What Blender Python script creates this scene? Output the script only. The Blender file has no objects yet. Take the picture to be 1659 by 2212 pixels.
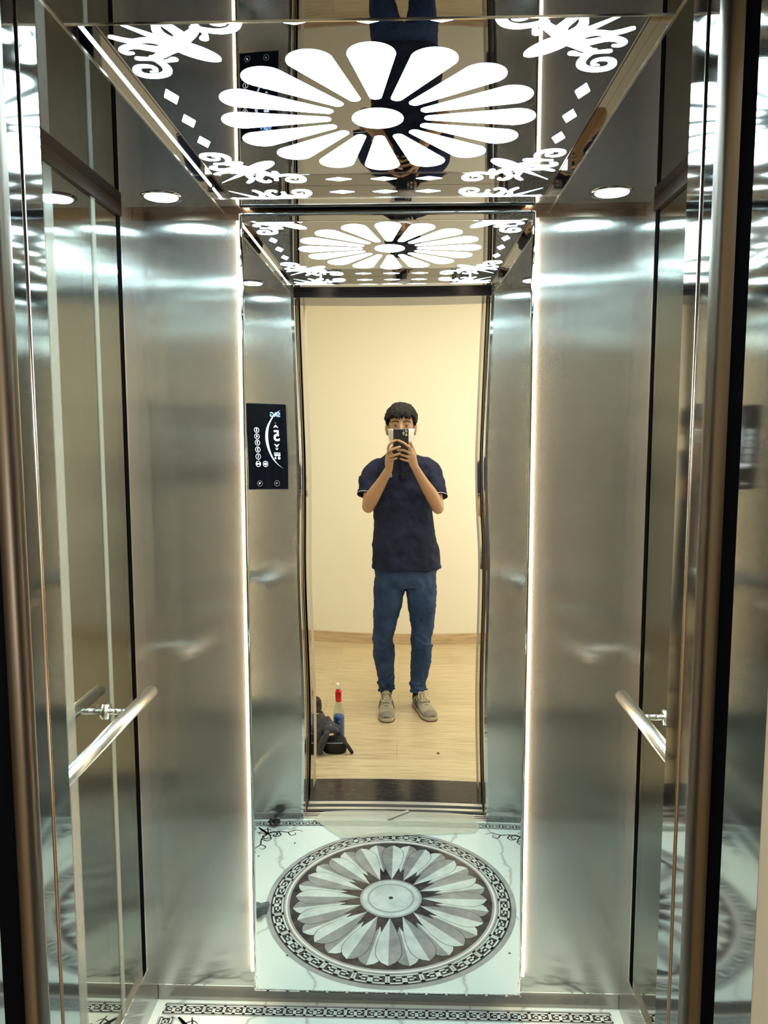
import bpy, math, random
import numpy as np
from mathutils import Vector, Matrix, Euler
R = math.radians
PI = math.pi
S = bpy.context.scene
col = S.collection
random.seed(4)

# ------------------------------------------------------------------ camera, world, lights, exposure
FPX = 1698.57
cam_d = bpy.data.cameras.new('camera')
cam = bpy.data.objects.new('camera', cam_d); col.objects.link(cam)
cam_d.sensor_fit = 'HORIZONTAL'; cam_d.sensor_width = 36.0
cam_d.lens = FPX / 1659 * 36.0
cam_d.clip_start = 0.005; cam_d.clip_end = 60
CX, HC = 0.0569, 1.5513
pi_, ya_, ro_ = -0.1066, 0.0316, -0.0008
F = Vector((-math.sin(ya_) * math.cos(pi_), math.cos(ya_) * math.cos(pi_), math.sin(pi_)))
Rt = F.cross(Vector((0, 0, 1))).normalized(); Up = Rt.cross(F)
R2 = math.cos(ro_) * Rt + math.sin(ro_) * Up; U2 = -math.sin(ro_) * Rt + math.cos(ro_) * Up
cam.matrix_world = Matrix(((R2.x, U2.x, -F.x, CX), (R2.y, U2.y, -F.y, 0), (R2.z, U2.z, -F.z, HC), (0, 0, 0, 1)))
S.camera = cam

w = bpy.data.worlds.new('world'); S.world = w; w.use_nodes = True
w.node_tree.nodes['Background'].inputs[0].default_value = (.5, .5, .5, 1)
w.node_tree.nodes['Background'].inputs[1].default_value = 0.02

def area(name, loc, size, power, color, rot=(0, 0, 0), sy=None):
    l = bpy.data.lights.new(name, 'AREA'); l.size = size; l.energy = power; l.color = color
    if sy: l.shape = 'RECTANGLE'; l.size_y = sy
    o = bpy.data.objects.new(name, l); col.objects.link(o); o.location = loc; o.rotation_euler = rot
    return o
area('corridor_ceiling_lamp', (0.15, 0.0, 2.66), 0.9, 27, (1.0, .94, .82), sy=.5)
area('corridor_ceiling_lamp', (1.35, -0.6, 2.66), 0.6, 16, (1.0, .94, .82), sy=.5)
area('corridor_side_fill', (1.86, -0.75, 0.95), 0.9, 15, (1.0, .97, .88), rot=(0, R(90), 0), sy=1.2)  # unseen fill light, added to brighten the lower part of the corridor wall
PANEL_E, SPOT_E, LED_E = 15.0, 75.0, 44.0
S.cycles.max_bounces = 16; S.cycles.glossy_bounces = 12; S.cycles.diffuse_bounces = 5; S.cycles.transparent_max_bounces = 12

vs = S.view_settings
vs.view_transform = 'Standard'; vs.look = 'None'; vs.gamma = 1; vs.use_curve_mapping = False
vs.exposure = 0.0

# ------------------------------------------------------------------ dimensions of the lift car
W = .622; YB = 1.97; YF = .95; DM = 1.94
ZC1 = 2.072; ZC2 = 2.0988
RX, RY0, RY1 = .394, 1.069, 1.852
JX = .377; CY = 1.46

# ------------------------------------------------------------------ materials
def mat(name, base=(.8, .8, .8), rough=.5, metal=0, aniso=0, emit=None, es=0, alpha=1, spec=.5, coat=0):
    m = bpy.data.materials.new(name); m.use_nodes = True
    b = m.node_tree.nodes['Principled BSDF']
    b.inputs['Base Color'].default_value = (*base, 1); b.inputs['Roughness'].default_value = rough
    b.inputs['Metallic'].default_value = metal; b.inputs['Alpha'].default_value = alpha
    b.inputs['Specular IOR Level'].default_value = spec; b.inputs['Coat Weight'].default_value = coat
    if aniso:
        b.inputs['Anisotropic'].default_value = aniso
        t = m.node_tree.nodes.new('ShaderNodeTangent'); t.direction_type = 'UV_MAP'; t.uv_map = 'UVMap'
        m.node_tree.links.new(t.outputs[0], b.inputs['Tangent'])
    if emit:
        b.inputs['Emission Color'].default_value = (*emit, 1); b.inputs['Emission Strength'].default_value = es
    return m
def nd(m, t, **kw):
    n = m.node_tree.nodes.new(t)
    for k, v in kw.items():
        if hasattr(n, k): setattr(n, k, v)
        else: n.inputs[k].default_value = v
    return n
def lk(m, a, b): m.node_tree.links.new(a, b)
def bsdf(m): return m.node_tree.nodes['Principled BSDF']
def ramp(m, fac, stops):
    r = m.node_tree.nodes.new('ShaderNodeValToRGB')
    e = r.color_ramp.elements
    while len(e) < len(stops): e.new(.5)
    for i, (p, c) in enumerate(stops): e[i].position = p; e[i].color = (*c, 1)
    lk(m, fac, r.inputs[0]); return r
def objco(m, sc=(1, 1, 1)):
    t = nd(m, 'ShaderNodeTexCoord'); mp = nd(m, 'ShaderNodeMapping'); mp.inputs['Scale'].default_value = sc
    lk(m, t.outputs['Object'], mp.inputs[0]); return mp.outputs[0]
def noise(m, v, scale, detail=3, rough=.5):
    n = nd(m, 'ShaderNodeTexNoise'); n.inputs['Scale'].default_value = scale; n.inputs['Detail'].default_value = detail
    n.inputs['Roughness'].default_value = rough; lk(m, v, n.inputs['Vector']); return n.outputs[0]
def bump(m, h, strength, dist=.01):
    b = nd(m, 'ShaderNodeBump'); b.inputs['Strength'].default_value = strength; b.inputs['Distance'].default_value = dist
    lk(m, h, b.inputs['Height']); lk(m, b.outputs[0], bsdf(m).inputs['Normal']); return b

def steel(name, base, rough, aniso, wave=.25, grain=True):
    m = mat(name, base, rough, .92 if name == 'brushed_steel' else 1, aniso)
    v = objco(m, (1.2, 1.2, 1.9))
    if wave: bump(m, noise(m, v, 2.2, 1, .3), wave, .02)
    if grain and wave and rough < .3:
        gb = nd(m, 'ShaderNodeBump'); gb.inputs['Strength'].default_value = .13; gb.inputs['Distance'].default_value = .0005
        lk(m, noise(m, objco(m, (700, 700, .12)), 1.0, 2, .5), gb.inputs['Height'])
        old = bsdf(m).inputs['Normal'].links[0].from_socket; lk(m, old, gb.inputs['Normal']); lk(m, gb.outputs[0], bsdf(m).inputs['Normal'])
    if grain:
        g = noise(m, objco(m, (260, 260, 1.2)), 1.0, 4, .6)
        mr = nd(m, 'ShaderNodeMapRange'); lk(m, g, mr.inputs[0])
        mr.inputs['To Min'].default_value = rough * .82; mr.inputs['To Max'].default_value = rough * 1.2
        lk(m, mr.outputs[0], bsdf(m).inputs['Roughness'])
    return m
M_steel = steel('brushed_steel', (.435, .445, .442), .15, .97, .16)
M_steel_b = steel('brushed_steel_strip', (.36, .34, .32), .32, .6, .1)
M_pol = steel('polished_steel', (.56, .56, .55), .05, .5, .12, False)
M_bronze = mat('bronze_steel', (.36, .28, .22), .22, 1, 0)
M_brown = mat('dark_bronze_door_edge', (.13, .108, .092), .30, 1, 0)
M_dkbar = mat('black_brown_bar', (.014, .009, .007), .5, 0, spec=.08)
M_black = mat('black_gap', (.003, .003, .004), 1, spec=0)
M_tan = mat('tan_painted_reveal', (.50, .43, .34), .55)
M_ceil = mat('black_mirror_steel', (.245, .255, .285), .012, 1)
M_fasc = mat('recess_steel', (.62, .61, .60), .02, 1)
M_jamb = steel('satin_steel', (.50, .495, .48), .05, .5, .12, False)
M_mirror = mat('mirror', (.92, .93, .91), .0, 1)
M_chrome = mat('chrome', (.86, .86, .85), .09, 1)
M_rail = mat('satin_chrome', (.88, .88, .86), .26, 1)
M_headr = mat('dark_header', (.03, .03, .04), .15, .6)
M_dark = mat('dark_void', (.02, .02, .02), .7)
M_lit = mat('lit_acrylic', (.9, .9, .9), .3, emit=(.72, .97, 1.0), es=PANEL_E)
M_spot = mat('lit_downlight', (.9, .9, .9), .3, emit=(.72, .97, 1.0), es=SPOT_E)
M_led = mat('warm_light_strip', (.9, .9, .9), .3, emit=(1.0, .74, .46), es=LED_E)
M_white = mat('white_plastic', (.8, .8, .78), .4)
M_cream = mat('cream_wall_paint', (.80, .762, .63), .7)
bump(M_cream, noise(M_cream, objco(M_cream), 260, 2), .08, .002)
M_ceilp = mat('white_ceiling_paint', (.75, .72, .64), .8)
M_skirt = mat('oak_skirting', (.56, .42, .25), .45)
_n = noise(M_skirt, objco(M_skirt, (2, 20, 20)), 4, 5)
lk(M_skirt, ramp(M_skirt, _n, [(.3, (.44, .31, .17)), (.7, (.62, .48, .30))]).outputs[0], bsdf(M_skirt).inputs['Base Color'])

# tinted glass pane: half mirror, half see-through
def glass_mat(name, tint, refl, rough=.012):
    m = bpy.data.materials.new(name); m.use_nodes = True
    nt = m.node_tree; nt.nodes.remove(nt.nodes['Principled BSDF'])
    g = nt.nodes.new('ShaderNodeBsdfGlossy'); g.inputs['Color'].default_value = (.86, .88, .84, 1); g.inputs['Roughness'].default_value = rough
    t = nt.nodes.new('ShaderNodeBsdfTransparent'); t.inputs['Color'].default_value = (*tint, 1)
    mx = nt.nodes.new('ShaderNodeMixShader'); mx.inputs[0].default_value = refl
    nt.links.new(t.outputs[0], mx.inputs[1]); nt.links.new(g.outputs[0], mx.inputs[2])
    nt.links.new(mx.outputs[0], nt.nodes['Material Output'].inputs[0])
    return m
M_glass = glass_mat('tinted_glass', (.55, .58, .52), .52)
M_clear = glass_mat('clear_plastic', (.86, .90, .90), .08, .05)

# marble, the cool ceiling light's cyan cast put into its base colour
M_marble = mat('white_marble', (.8, .8, .8), .10, spec=.5)
v = objco(M_marble)
n1 = noise(M_marble, v, 3.2, 8, .62)
wv = nd(M_marble, 'ShaderNodeTexWave'); wv.inputs['Scale'].default_value = 1.6; wv.inputs['Distortion'].default_value = 9; wv.inputs['Detail'].default_value = 6
wv.inputs['Detail Scale'].default_value = 1.4; lk(M_marble, v, wv.inputs['Vector'])
lk(M_marble, ramp(M_marble, wv.outputs['Fac'], [(0, (.48, .55, .55)), (.010, (.66, .77, .76)), (.04, (.73, .86, .84)), (1, (.75, .88, .86))]).outputs[0], bsdf(M_marble).inputs['Base Color'])
def marbled(name, a, b, sc=14):
    m = mat(name, a, .12)
    lk(m, ramp(m, noise(m, objco(m), sc, 7, .65), [(.30, a), (.70, b)]).outputs[0], bsdf(m).inputs['Base Color']); return m
M_mgrey = marbled('grey_marble', (.20, .22, .23), (.38, .41, .42))
M_mlight = marbled('pale_grey_marble', (.46, .55, .55), (.72, .83, .82))
M_mdark = marbled('charcoal_marble', (.018, .018, .020), (.10, .095, .095), 18)
M_mring = marbled('ring_grey_marble', (.27, .30, .31), (.45, .49, .50), 9)
M_inkl = mat('dark_inlay_line', (.03, .032, .035), .2)

M_granite = mat('dark_granite', (.05, .04, .035), .16, spec=.3)
lk(M_granite, ramp(M_granite, noise(M_granite, objco(M_granite, (1, 3, 1)), 22, 9, .75), [(.35, (.018, .014, .013)), (.58, (.042, .036, .032)), (.74, (.11, .10, .09))]).outputs[0], bsdf(M_granite).inputs['Base Color'])

# wood floor: boards along x
M_wood = mat('pale_oak_boards', (.6, .45, .27), .34)
t = nd(M_wood, 'ShaderNodeTexCoord')
br = nd(M_wood, 'ShaderNodeTexBrick'); br.offset = .37; br.inputs['Scale'].default_value = 1
br.inputs['Brick Width'].default_value = 1.22; br.inputs['Row Height'].default_value = .185; br.inputs['Mortar Size'].default_value = .0016
br.inputs['Color1'].default_value = (.50, .50, .50, 1); br.inputs['Color2'].default_value = (.58, .58, .58, 1); br.inputs['Mortar'].default_value = (.28, .28, .28, 1)
lk(M_wood, t.outputs['Object'], br.inputs['Vector'])
g = noise(M_wood, objco(M_wood, (1.3, 16, 1)), 3.2, 7, .62)
gr = ramp(M_wood, g, [(.28, (.36, .275, .155)), (.5, (.53, .425, .255)), (.75, (.62, .51, .33))])
mx = nd(M_wood, 'ShaderNodeMix'); mx.data_type = 'RGBA'; mx.blend_type = 'OVERLAY'; mx.inputs[0].default_value = .75
lk(M_wood, gr.outputs[0], mx.inputs[6]); lk(M_wood, br.outputs[0], mx.inputs[7]); lk(M_wood, mx.outputs[2], bsdf(M_wood).inputs['Base Color'])

def cloth(name, c, c2, sc=60, rough=.85, bs=.25, fold=0, fs=9):
    m = mat(name, c, rough, spec=.25)
    v = objco(m)
    lk(m, ramp(m, noise(m, v, sc * .15, 4), [(.35, c), (.7, c2)]).outputs[0], bsdf(m).inputs['Base Color'])
    a = noise(m, v, sc * 8, 2)
    b1 = nd(m, 'ShaderNodeBump'); b1.inputs['Strength'].default_value = bs; b1.inputs['Distance'].default_value = .002; lk(m, a, b1.inputs['Height'])
    if fold:
        b2 = nd(m, 'ShaderNodeBump'); b2.inputs['Strength'].default_value = fold; b2.inputs['Distance'].default_value = .03
        lk(m, noise(m, objco(m, (1, 1, .35)), fs, 2), b2.inputs['Height']); lk(m, b2.outputs[0], b1.inputs['Normal'])
    lk(m, b1.outputs[0], bsdf(m).inputs['Normal'])
    return m
M_shirt = cloth('navy_pique', (.008, .011, .031), (.014, .018, .046), fold=.5, fs=7)
M_shirt_d = mat('navy_rib', (.009, .012, .032), .9, spec=.2)
M_jean = cloth('blue_denim', (.014, .032, .090), (.040, .072, .160), sc=45, fold=.5, fs=11)
M_skin = mat('skin', (.43, .245, .14), .5)
bsdf(M_skin).inputs['Subsurface Weight'].default_value = .08; bsdf(M_skin).inputs['Subsurface Radius'].default_value = (.01, .004, .002)
bump(M_skin, noise(M_skin, objco(M_skin), 60, 3), .12, .003)
M_hair = cloth('black_hair', (.004, .0035, .0035), (.012, .010, .009), sc=90, rough=.62, bs=.9)
M_mask = cloth('white_mask_fabric', (.72, .70, .70), (.80, .78, .77), sc=60)
M_shoe = cloth('beige_suede', (.27, .235, .17), (.38, .335, .25), sc=90)
M_shoe2 = mat('grey_leather', (.20, .18, .135), .7)
M_sole = mat('gum_sole', (.16, .10, .06), .6)
M_solew = mat('cream_midsole', (.45, .40, .30), .6)
M_lace = mat('lace', (.50, .46, .36), .8)
M_nmark = mat('charcoal_emblem', (.05, .055, .07), .6)
M_blackp = mat('black_plastic', (.006, .007, .009), .18)
M_screen = mat('black_screen_glass', (.002, .004, .010), .08)
M_ui = mat('white_display', (.9, .9, .9), .4, emit=(.85, .93, 1), es=1.6)
M_uib = mat('blue_display', (.1, .3, .9), .4, emit=(.42, .68, 1), es=1.9)
M_uid = mat('dim_display', (.3, .3, .3), .4, emit=(.6, .65, .7), es=.35)
M_red = mat('red_plastic', (.60, .012, .015), .3)
M_blue = mat('blue_liquid', (.006, .07, .30), .15)
M_bagb = cloth('black_nylon', (.006, .006, .006), (.014, .014, .014), rough=.6)
M_grcl = cloth('dark_grey_fabric', (.045, .043, .050), (.08, .075, .085), fold=.4, fs=20)
M_pipe = mat('light_grey_piping', (.35, .36, .38), .6)
M_boot = cloth('dark_olive_leather', (.022, .019, .014), (.06, .052, .04), rough=.45)
M_sheet = mat('frosted_plastic_film', (.74, .76, .66), .35, alpha=.34)
M_crumple = mat('black_plastic_film', (.012, .013, .018), .25)
M_crumple2 = mat('smoky_plastic_film', (.05, .07, .09), .2, alpha=.62)
M_shaft = mat('brown_grey_shaft_steel', (.20, .17, .14), .35, .5)
M_pale_strip = mat('pale_glass_strip', (.36, .42, .39), .35, alpha=.36)

# ------------------------------------------------------------------ mesh helpers
class MB:
    def __init__(s): s.v = []; s.f = []; s.m = []; s.sm = []
    def add(s, vs_, fs_, mi=0, smooth=False):
        o = len(s.v); s.v += [tuple(map(float, p)) for p in vs_]
        for f in fs_: s.f.append(tuple(i + o for i in f)); s.m.append(mi); s.sm.append(smooth)
        return s
    def box(s, x0, x1, y0, y1, z0, z1, mi=0):
        v = [(x, y, z) for x in (x0, x1) for y in (y0, y1) for z in (z0, z1)]
        return s.add(v, [(0, 1, 3, 2), (4, 6, 7, 5), (0, 4, 5, 1), (2, 3, 7, 6), (0, 2, 6, 4), (1, 5, 7, 3)], mi)
    def tube(s, pts, r, seg=14, mi=0, caps=True, smooth=True, flat=None):
        # pts: list of (x,y,z), r: number or list; flat: (axis vector, factor) squashes the section
        P = [Vector(p) for p in pts]; n = len(P)
        if not hasattr(r, '__len__'): r = [r] * n
        base = len(s.v); vs_ = []
        up = None
        for i in range(n):
            t = (P[min(i + 1, n - 1)] - P[max(i - 1, 0)]).normalized()
            if up is None:
                a = Vector((0, 0, 1)) if abs(t.z) < .9 else Vector((1, 0, 0))
                up = (a - t * a.dot(t)).normalized()
            else: up = (up - t * up.dot(t)).normalized()
            b = t.cross(up)
            for k in range(seg):
                a = 2 * PI * k / seg
                d = up * math.cos(a) * r[i] + b * math.sin(a) * r[i]
                if flat:
                    ax = Vector(flat[0]).normalized(); d = d - ax * d.dot(ax) * (1 - flat[1])
                vs_.append(P[i] + d)
        fs_ = [(i * seg + k, i * seg + (k + 1) % seg, (i + 1) * seg + (k + 1) % seg, (i + 1) * seg + k) for i in range(n - 1) for k in range(seg)]
        if caps: fs_ += [tuple(range(seg))[::-1], tuple((n - 1) * seg + k for k in range(seg))]
        return s.add(vs_, fs_, mi, smooth)
    def rtube(s, ctrl, seg=16, sub=5, flat=None, mi=0):
        # ctrl: (x,y,z,r) smooth spline with rounded ends
        pts = spline([tuple(c) for c in ctrl], sub)
        P = [p[:3] for p in pts]; r = [p[3] for p in pts]
        d0 = (Vector(P[0]) - Vector(P[1])).normalized(); d1 = (Vector(P[-1]) - Vector(P[-2])).normalized()
        pre = []; prr = []; post = []; por = []
        for k in (1.0, .93, .75, .45):
            pre.append(Vector(P[0]) + d0 * r[0] * k); prr.append(r[0] * math.sqrt(max(0.0004, 1 - k * k)))
            post.append(Vector(P[-1]) + d1 * r[-1] * k); por.append(r[-1] * math.sqrt(max(0.0004, 1 - k * k)))
        return s.tube(pre + P + post[::-1], prr + r + por[::-1], seg, mi, True, True, flat)
    def rings(s, rs, seg=36, mi=0, caps=True, ex=2.0, smooth=True):
        # rs: (cx,cy,z,rx,ry) horizontal superellipse rings
        vs_ = []
        for (cx, cy, z, rx, ry) in rs:
            for k in range(seg):
                a = 2 * PI * k / seg; c, s_ = math.cos(a), math.sin(a)
                vs_.append((cx + rx * math.copysign(abs(c) ** (2 / ex), c), cy + ry * math.copysign(abs(s_) ** (2 / ex), s_), z))
        n = len(rs)
        fs_ = [(i * seg + k, i * seg + (k + 1) % seg, (i + 1) * seg + (k + 1) % seg, (i + 1) * seg + k) for i in range(n - 1) for k in range(seg)]
        if caps: fs_ += [tuple(range(seg))[::-1], tuple((n - 1) * seg + k for k in range(seg))]
        return s.add(vs_, fs_, mi, smooth)
    def lathe(s, prof, c=(0, 0, 0), seg=28, mi=0, axis='z', smooth=True):
        vs_ = []
        for (r, h) in prof:
            for k in range(seg):
                a = 2 * PI * k / seg
                if axis == 'z': p = (c[0] + r * math.cos(a), c[1] + r * math.sin(a), c[2] + h)
                elif axis == 'x': p = (c[0] + h, c[1] + r * math.cos(a), c[2] + r * math.sin(a))
                else: p = (c[0] + r * math.cos(a), c[1] + h, c[2] + r * math.sin(a))
                vs_.append(p)
        n = len(prof)
        fs_ = [(i * seg + k, i * seg + (k + 1) % seg, (i + 1) * seg + (k + 1) % seg, (i + 1) * seg + k) for i in range(n - 1) for k in range(seg)]
        fs_ += [tuple(range(seg))[::-1], tuple((n - 1) * seg + k for k in range(seg))]
        return s.add(vs_, fs_, mi, smooth)
    def ball(s, c, r, mi=0, u=20, v=12, smooth=True):
        r = r if hasattr(r, '__len__') else (r, r, r)
        vs_ = [(c[0], c[1], c[2] - r[2])]
        for i in range(1, v):
            p = -PI / 2 + PI * i / v
            for k in range(u):
                a = 2 * PI * k / u
                vs_.append((c[0] + r[0] * math.cos(p) * math.cos(a), c[1] + r[1] * math.cos(p) * math.sin(a), c[2] + r[2] * math.sin(p)))
        vs_.append((c[0], c[1], c[2] + r[2])); top = len(vs_) - 1
        fs_ = [(0, 1 + (k + 1) % u, 1 + k) for k in range(u)]
        for i in range(v - 2):
            for k in range(u):
                a = 1 + i * u; b = a + u
                fs_.append((a + k, a + (k + 1) % u, b + (k + 1) % u, b + k))
        a = 1 + (v - 2) * u
        fs_ += [(a + k, a + (k + 1) % u, top) for k in range(u)]
        return s.add(vs_, fs_, mi, smooth)
    def poly(s, pts2, z, mi=0, th=0, down=True):
        # flat polygon at height z, optionally with thickness th
        n = len(pts2)
        if th == 0: return s.add([(x, y, z) for x, y in pts2], [tuple(range(n))], mi)
        vs_ = [(x, y, z) for x, y in pts2] + [(x, y, z + th) for x, y in pts2]
        fs_ = [tuple(range(n)), tuple(range(2 * n - 1, n - 1, -1))] + [(i, (i + 1) % n, n + (i + 1) % n, n + i) for i in range(n)]
        return s.add(vs_, fs_, mi)
    def xf(s, M_):
        s.v = [tuple(M_ @ Vector(p)) for p in s.v]; return s
    def build(s, name, mats, parent=None, bevel=0, merge=False):
        me = bpy.data.meshes.new(name); me.from_pydata(s.v, [], s.f)
        if not isinstance(mats, (list, tuple)): mats = [mats]
        for m in mats: me.materials.append(m)
        me.polygons.foreach_set('material_index', s.m); me.polygons.foreach_set('use_smooth', s.sm)
        uv = me.uv_layers.new(name='UVMap')
        me.update()
        for p in me.polygons:
            n = p.normal; ax = max(range(3), key=lambda i: abs(n[i]))
            for li in p.loop_indices:
                c = me.vertices[me.loops[li].vertex_index].co
                uv.data[li].uv = (c.y, c.z) if ax == 0 else ((c.x, c.z) if ax == 1 else (c.x, c.y))
        o = bpy.data.objects.new(name, me); col.objects.link(o)
        if parent: o.parent = parent; o.matrix_parent_inverse = parent.matrix_world.inverted()
        if bevel:
            b = o.modifiers.new('bevel', 'BEVEL'); b.width = bevel; b.segments = 2; b.limit_method = 'ANGLE'
        return o
def spline(pts, sub=6, closed=False):
    P = [np.array(p, float) for p in pts]; n = len(P); out = []
    rng = range(n) if closed else range(n - 1)
    for i in rng:
        p0 = P[(i - 1) % n] if closed else P[max(i - 1, 0)]; p1 = P[i]; p2 = P[(i + 1) % n]
        p3 = P[(i + 2) % n] if closed else P[min(i + 2, n - 1)]
        for k in range(sub):
            t = k / sub
            out.append(.5 * ((2 * p1) + (p2 - p0) * t + (2 * p0 - 5 * p1 + 4 * p2 - p3) * t * t + (3 * p1 - p0 - 3 * p2 + p3) * t ** 3))
    if not closed: out.append(P[-1])
    return [tuple(float(c) for c in p) for p in out]
def tag(o, label=None, cat=None, group=None, kind=None):
    if label: o['label'] = label
    if cat: o['category'] = cat
    if group: o['group'] = group
    if kind: o['kind'] = kind
    return o
def empty(name, loc):
    o = bpy.data.objects.new(name, None); col.objects.link(o); o.location = loc; o.empty_display_size = .05
    o.matrix_world = Matrix.Translation(loc)
    return o
def struct(o): o['kind'] = 'structure'; return o
def fuse(o, voxel, smooth=4, mats_keep=True):
    r = o.modifiers.new('remesh', 'REMESH'); r.mode = 'VOXEL'; r.voxel_size = voxel; r.use_smooth_shade = True
    if smooth:
        s_ = o.modifiers.new('smooth', 'SMOOTH'); s_.iterations = smooth; s_.factor = .5
    return o
def displace(o, scale, strength, mid=.5):
    t = bpy.data.textures.new('folds', 'CLOUDS'); t.noise_scale = scale; t.noise_depth = 1
    d = o.modifiers.new('displace', 'DISPLACE'); d.texture = t; d.strength = strength; d.mid_level = mid; d.texture_coords = 'LOCAL'
    return o

# ------------------------------------------------------------------ setting: corridor
struct(MB().box(-1.6, 1.9, -1.62, .62, -.05, 0).build('floor', M_wood))
struct(MB().box(-1.6, 1.9, -1.70, -1.62, -.05, 2.75).build('wall_corridor_back', M_cream))
struct(MB().box(-1.68, -1.6, -1.70, .70, -.05, 2.75).build('wall_corridor_left', M_cream))
struct(MB().box(1.9, 1.98, -1.70, .70, -.05, 2.75).build('wall_corridor_right', M_cream))
struct(MB().box(-1.68, 1.98, -1.70, .70, 2.68, 2.75).build('ceiling', M_ceilp))
b = MB().box(-1.6, -.43, .60, .68, -.05, 2.68).box(.43, 1.9, .60, .68, -.05, 2.68).box(-.43, .43, .60, .68, 2.13, 2.68)
struct(b.build('wall_corridor_front', M_cream))
struct(MB().box(-1.6, 1.9, -1.62, -1.606, 0, .077).build('baseboard_back', M_skirt, bevel=.002))
struct(MB().box(-JX, JX, .60, .80, -.05, .004).build('trim_1', M_granite))
struct(MB().box(-JX, JX, .590, .60, -.05, .003).build('trim_2', M_solew))

# landing door frame
b = MB()
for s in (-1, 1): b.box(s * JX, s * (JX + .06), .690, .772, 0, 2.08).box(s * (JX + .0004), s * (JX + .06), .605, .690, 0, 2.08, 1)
b.box(-JX - .06, JX + .06, .595, .74, 2.08, 2.14, 1)
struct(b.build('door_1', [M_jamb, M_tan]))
# black boxes as the shadow in the gap between landing frame and lift car, dark header above
b = MB()
for s in (-1, 1): b.box(s * (JX + .012), s * (JX + .05), .78, .90, 0, 2.09)
struct(b.build('wall_gap_shade', M_black))
struct(MB().box(-JX - .05, JX + .05, .745, .93, 2.052, 2.16).build('trim_3', M_headr, bevel=.003))

# ------------------------------------------------------------------ lift car shell
b = MB()
for s in (-1, 1): b.box(s * .33, s * (W + .02), YB, YB + .02, .049, 2.056)
b.box(-.33, .33, YB + .004, YB + .02, .049, 2.056, 1)
struct(b.build('wall_back', [M_steel, M_dark]))
struct(MB().box(-W - .02, W + .02, YB + .002, YB + .02, 2.056, ZC1 + .01).build('trim_4', M_bronze))
struct(MB().box(-W - .02, W + .02, YB + .004, YB + .02, 0, .046).build('baseboard_lift_back', M_steel_b))
struct(MB().box(-W, W, YB - .0005, YB + .01, .046, .049).build('trim_5', M_chrome))
for s, nm in ((-1, 'left'), (1, 'right')):
    b = MB().box(s * W, s * (W + .02), 1.89, YB, .049, ZC1)               # stile beside the back corner
    b.box(s * W, s * (W + .02), YF - .02, 1.02, .049, ZC1)
    b.box(s * W, s * (W + .02), 1.02, 1.89, .049, .152)                  # sill panel
    b.box(s * (W + .001), s * (W + .02), YF, YB, 0, .049)
    struct(b.build('wall_' + nm, M_steel))
    b = MB().box(s * (W - .004), s * (W + .01), YF, 1.89, 2.045, ZC1 + .004)
    struct(b.build('trim_6' if s < 0 else 'trim_7', M_dkbar, bevel=.001))
    b = MB().box(s * (W - .0012), s * (W + .0038), 1.884, 1.892, .150, 2.045).box(s * (W - .004), s * (W + .006), 1.0, 1.892, .148, .156)
    b.box(s * (W + .0022), s * (W + .0038), 1.874, 1.8835, .156, 2.045, 1)
    struct(b.build('trim_8' if s < 0 else 'trim_9', [M_chrome, M_black]))
    g = struct(MB().box(s * (W + .004), s * (W + .010), 1.02, 1.884, .152, 2.05).build('window_1' if s < 0 else 'window_2', M_glass))
    if s < 0:
        struct(MB().box(-W - .0015, -W - .0035, 1.497, 1.534, .156, 2.045).box(-W - .0015, -W - .0035, 1.722, 1.742, .156, 2.045).build('trim_10', M_pale_strip))  # two pale translucent upright strips on the left pane
    struct(MB().box(s * (W + .16), s * (W + .19), .9, 2.05, -.05, 2.2).build('wall_shaft_' + nm, M_shaft))
    # front return wall with polished reveal
    b = MB().box(s * JX, s * (W + .02), YF - .05, YF, .0, ZC1)
    struct(b.build('wall_front_' + nm, M_steel))
    b = MB().box(s * (JX - .0006), s * (JX + .01), .868, YF + .0006, 0, ZC1 - .001)
    struct(b.build('trim_11' if s < 0 else 'trim_12', M_pol))
    b = MB(); b.tube([(s * (JX - .000), .903, 0), (s * (JX - .000), .903, 2.05)], .0028, 10)
    struct(b.build('trim_13' if s < 0 else 'trim_14', M_bronze))
    # rounded door edge
    t = MB(); pts = [(s * (JX + .014), .868), (s * (JX - .002), .868), (s * (JX - .004), .862), (s * (JX - .003), .848), (s * (JX + .004), .838), (s * (JX + .014), .836)]
    n = len(pts); vs_ = [(x, y, 0) for x, y in pts] + [(x, y, 2.052) for x, y in pts]
    t.add(vs_, [(i, i + 1, n + i + 1, n + i) for i in range(n - 1)], 0, True)
    struct(t.build('door_2' if s < 0 else 'door_3', M_brown))
struct(MB().box(-W - .2, W + .2, 2.05, 2.08, -.05, 2.2).build('wall_shaft_back', M_dark))

# ceiling: black mirror steel with a recess for the lit panel
b = MB()
for s in (-1, 1): b.box(s * RX, s * (W + .02), YF - .03, YB + .01, ZC1, ZC1 + .0009)
b.box(-RX, RX, RY1, YB + .01, ZC1, ZC1 + .0009); b.box(-RX, RX, YF - .03, RY0, ZC1, ZC1 + .0009)
b.box(-RX - .01, RX + .01, RY1 + .0, RY1 + .012, ZC1 + .001, ZC2 - .0003, 1); b.box(-RX - .01, RX + .01, RY0 - .012, RY0, ZC1 + .001, ZC2 - .0003, 1)
for s in (-1, 1): b.box(s * RX, s * (RX + .012), RY0, RY1, ZC1 + .001, ZC2 - .0003, 1)
struct(b.build('ceiling_lift', [M_ceil, M_fasc]))
b = MB()
for s in (-1, 1): b.box(s * (RX - .0012), s * (RX + .0022), YF - .02, YB, ZC1 - .0015, ZC1 + .002)
for y in (RY0, RY1): b.box(-RX, RX, y - .0016, y + .0016, ZC1 - .0012, ZC1 + .002)
struct(b.build('trim_15', M_chrome))
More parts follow.
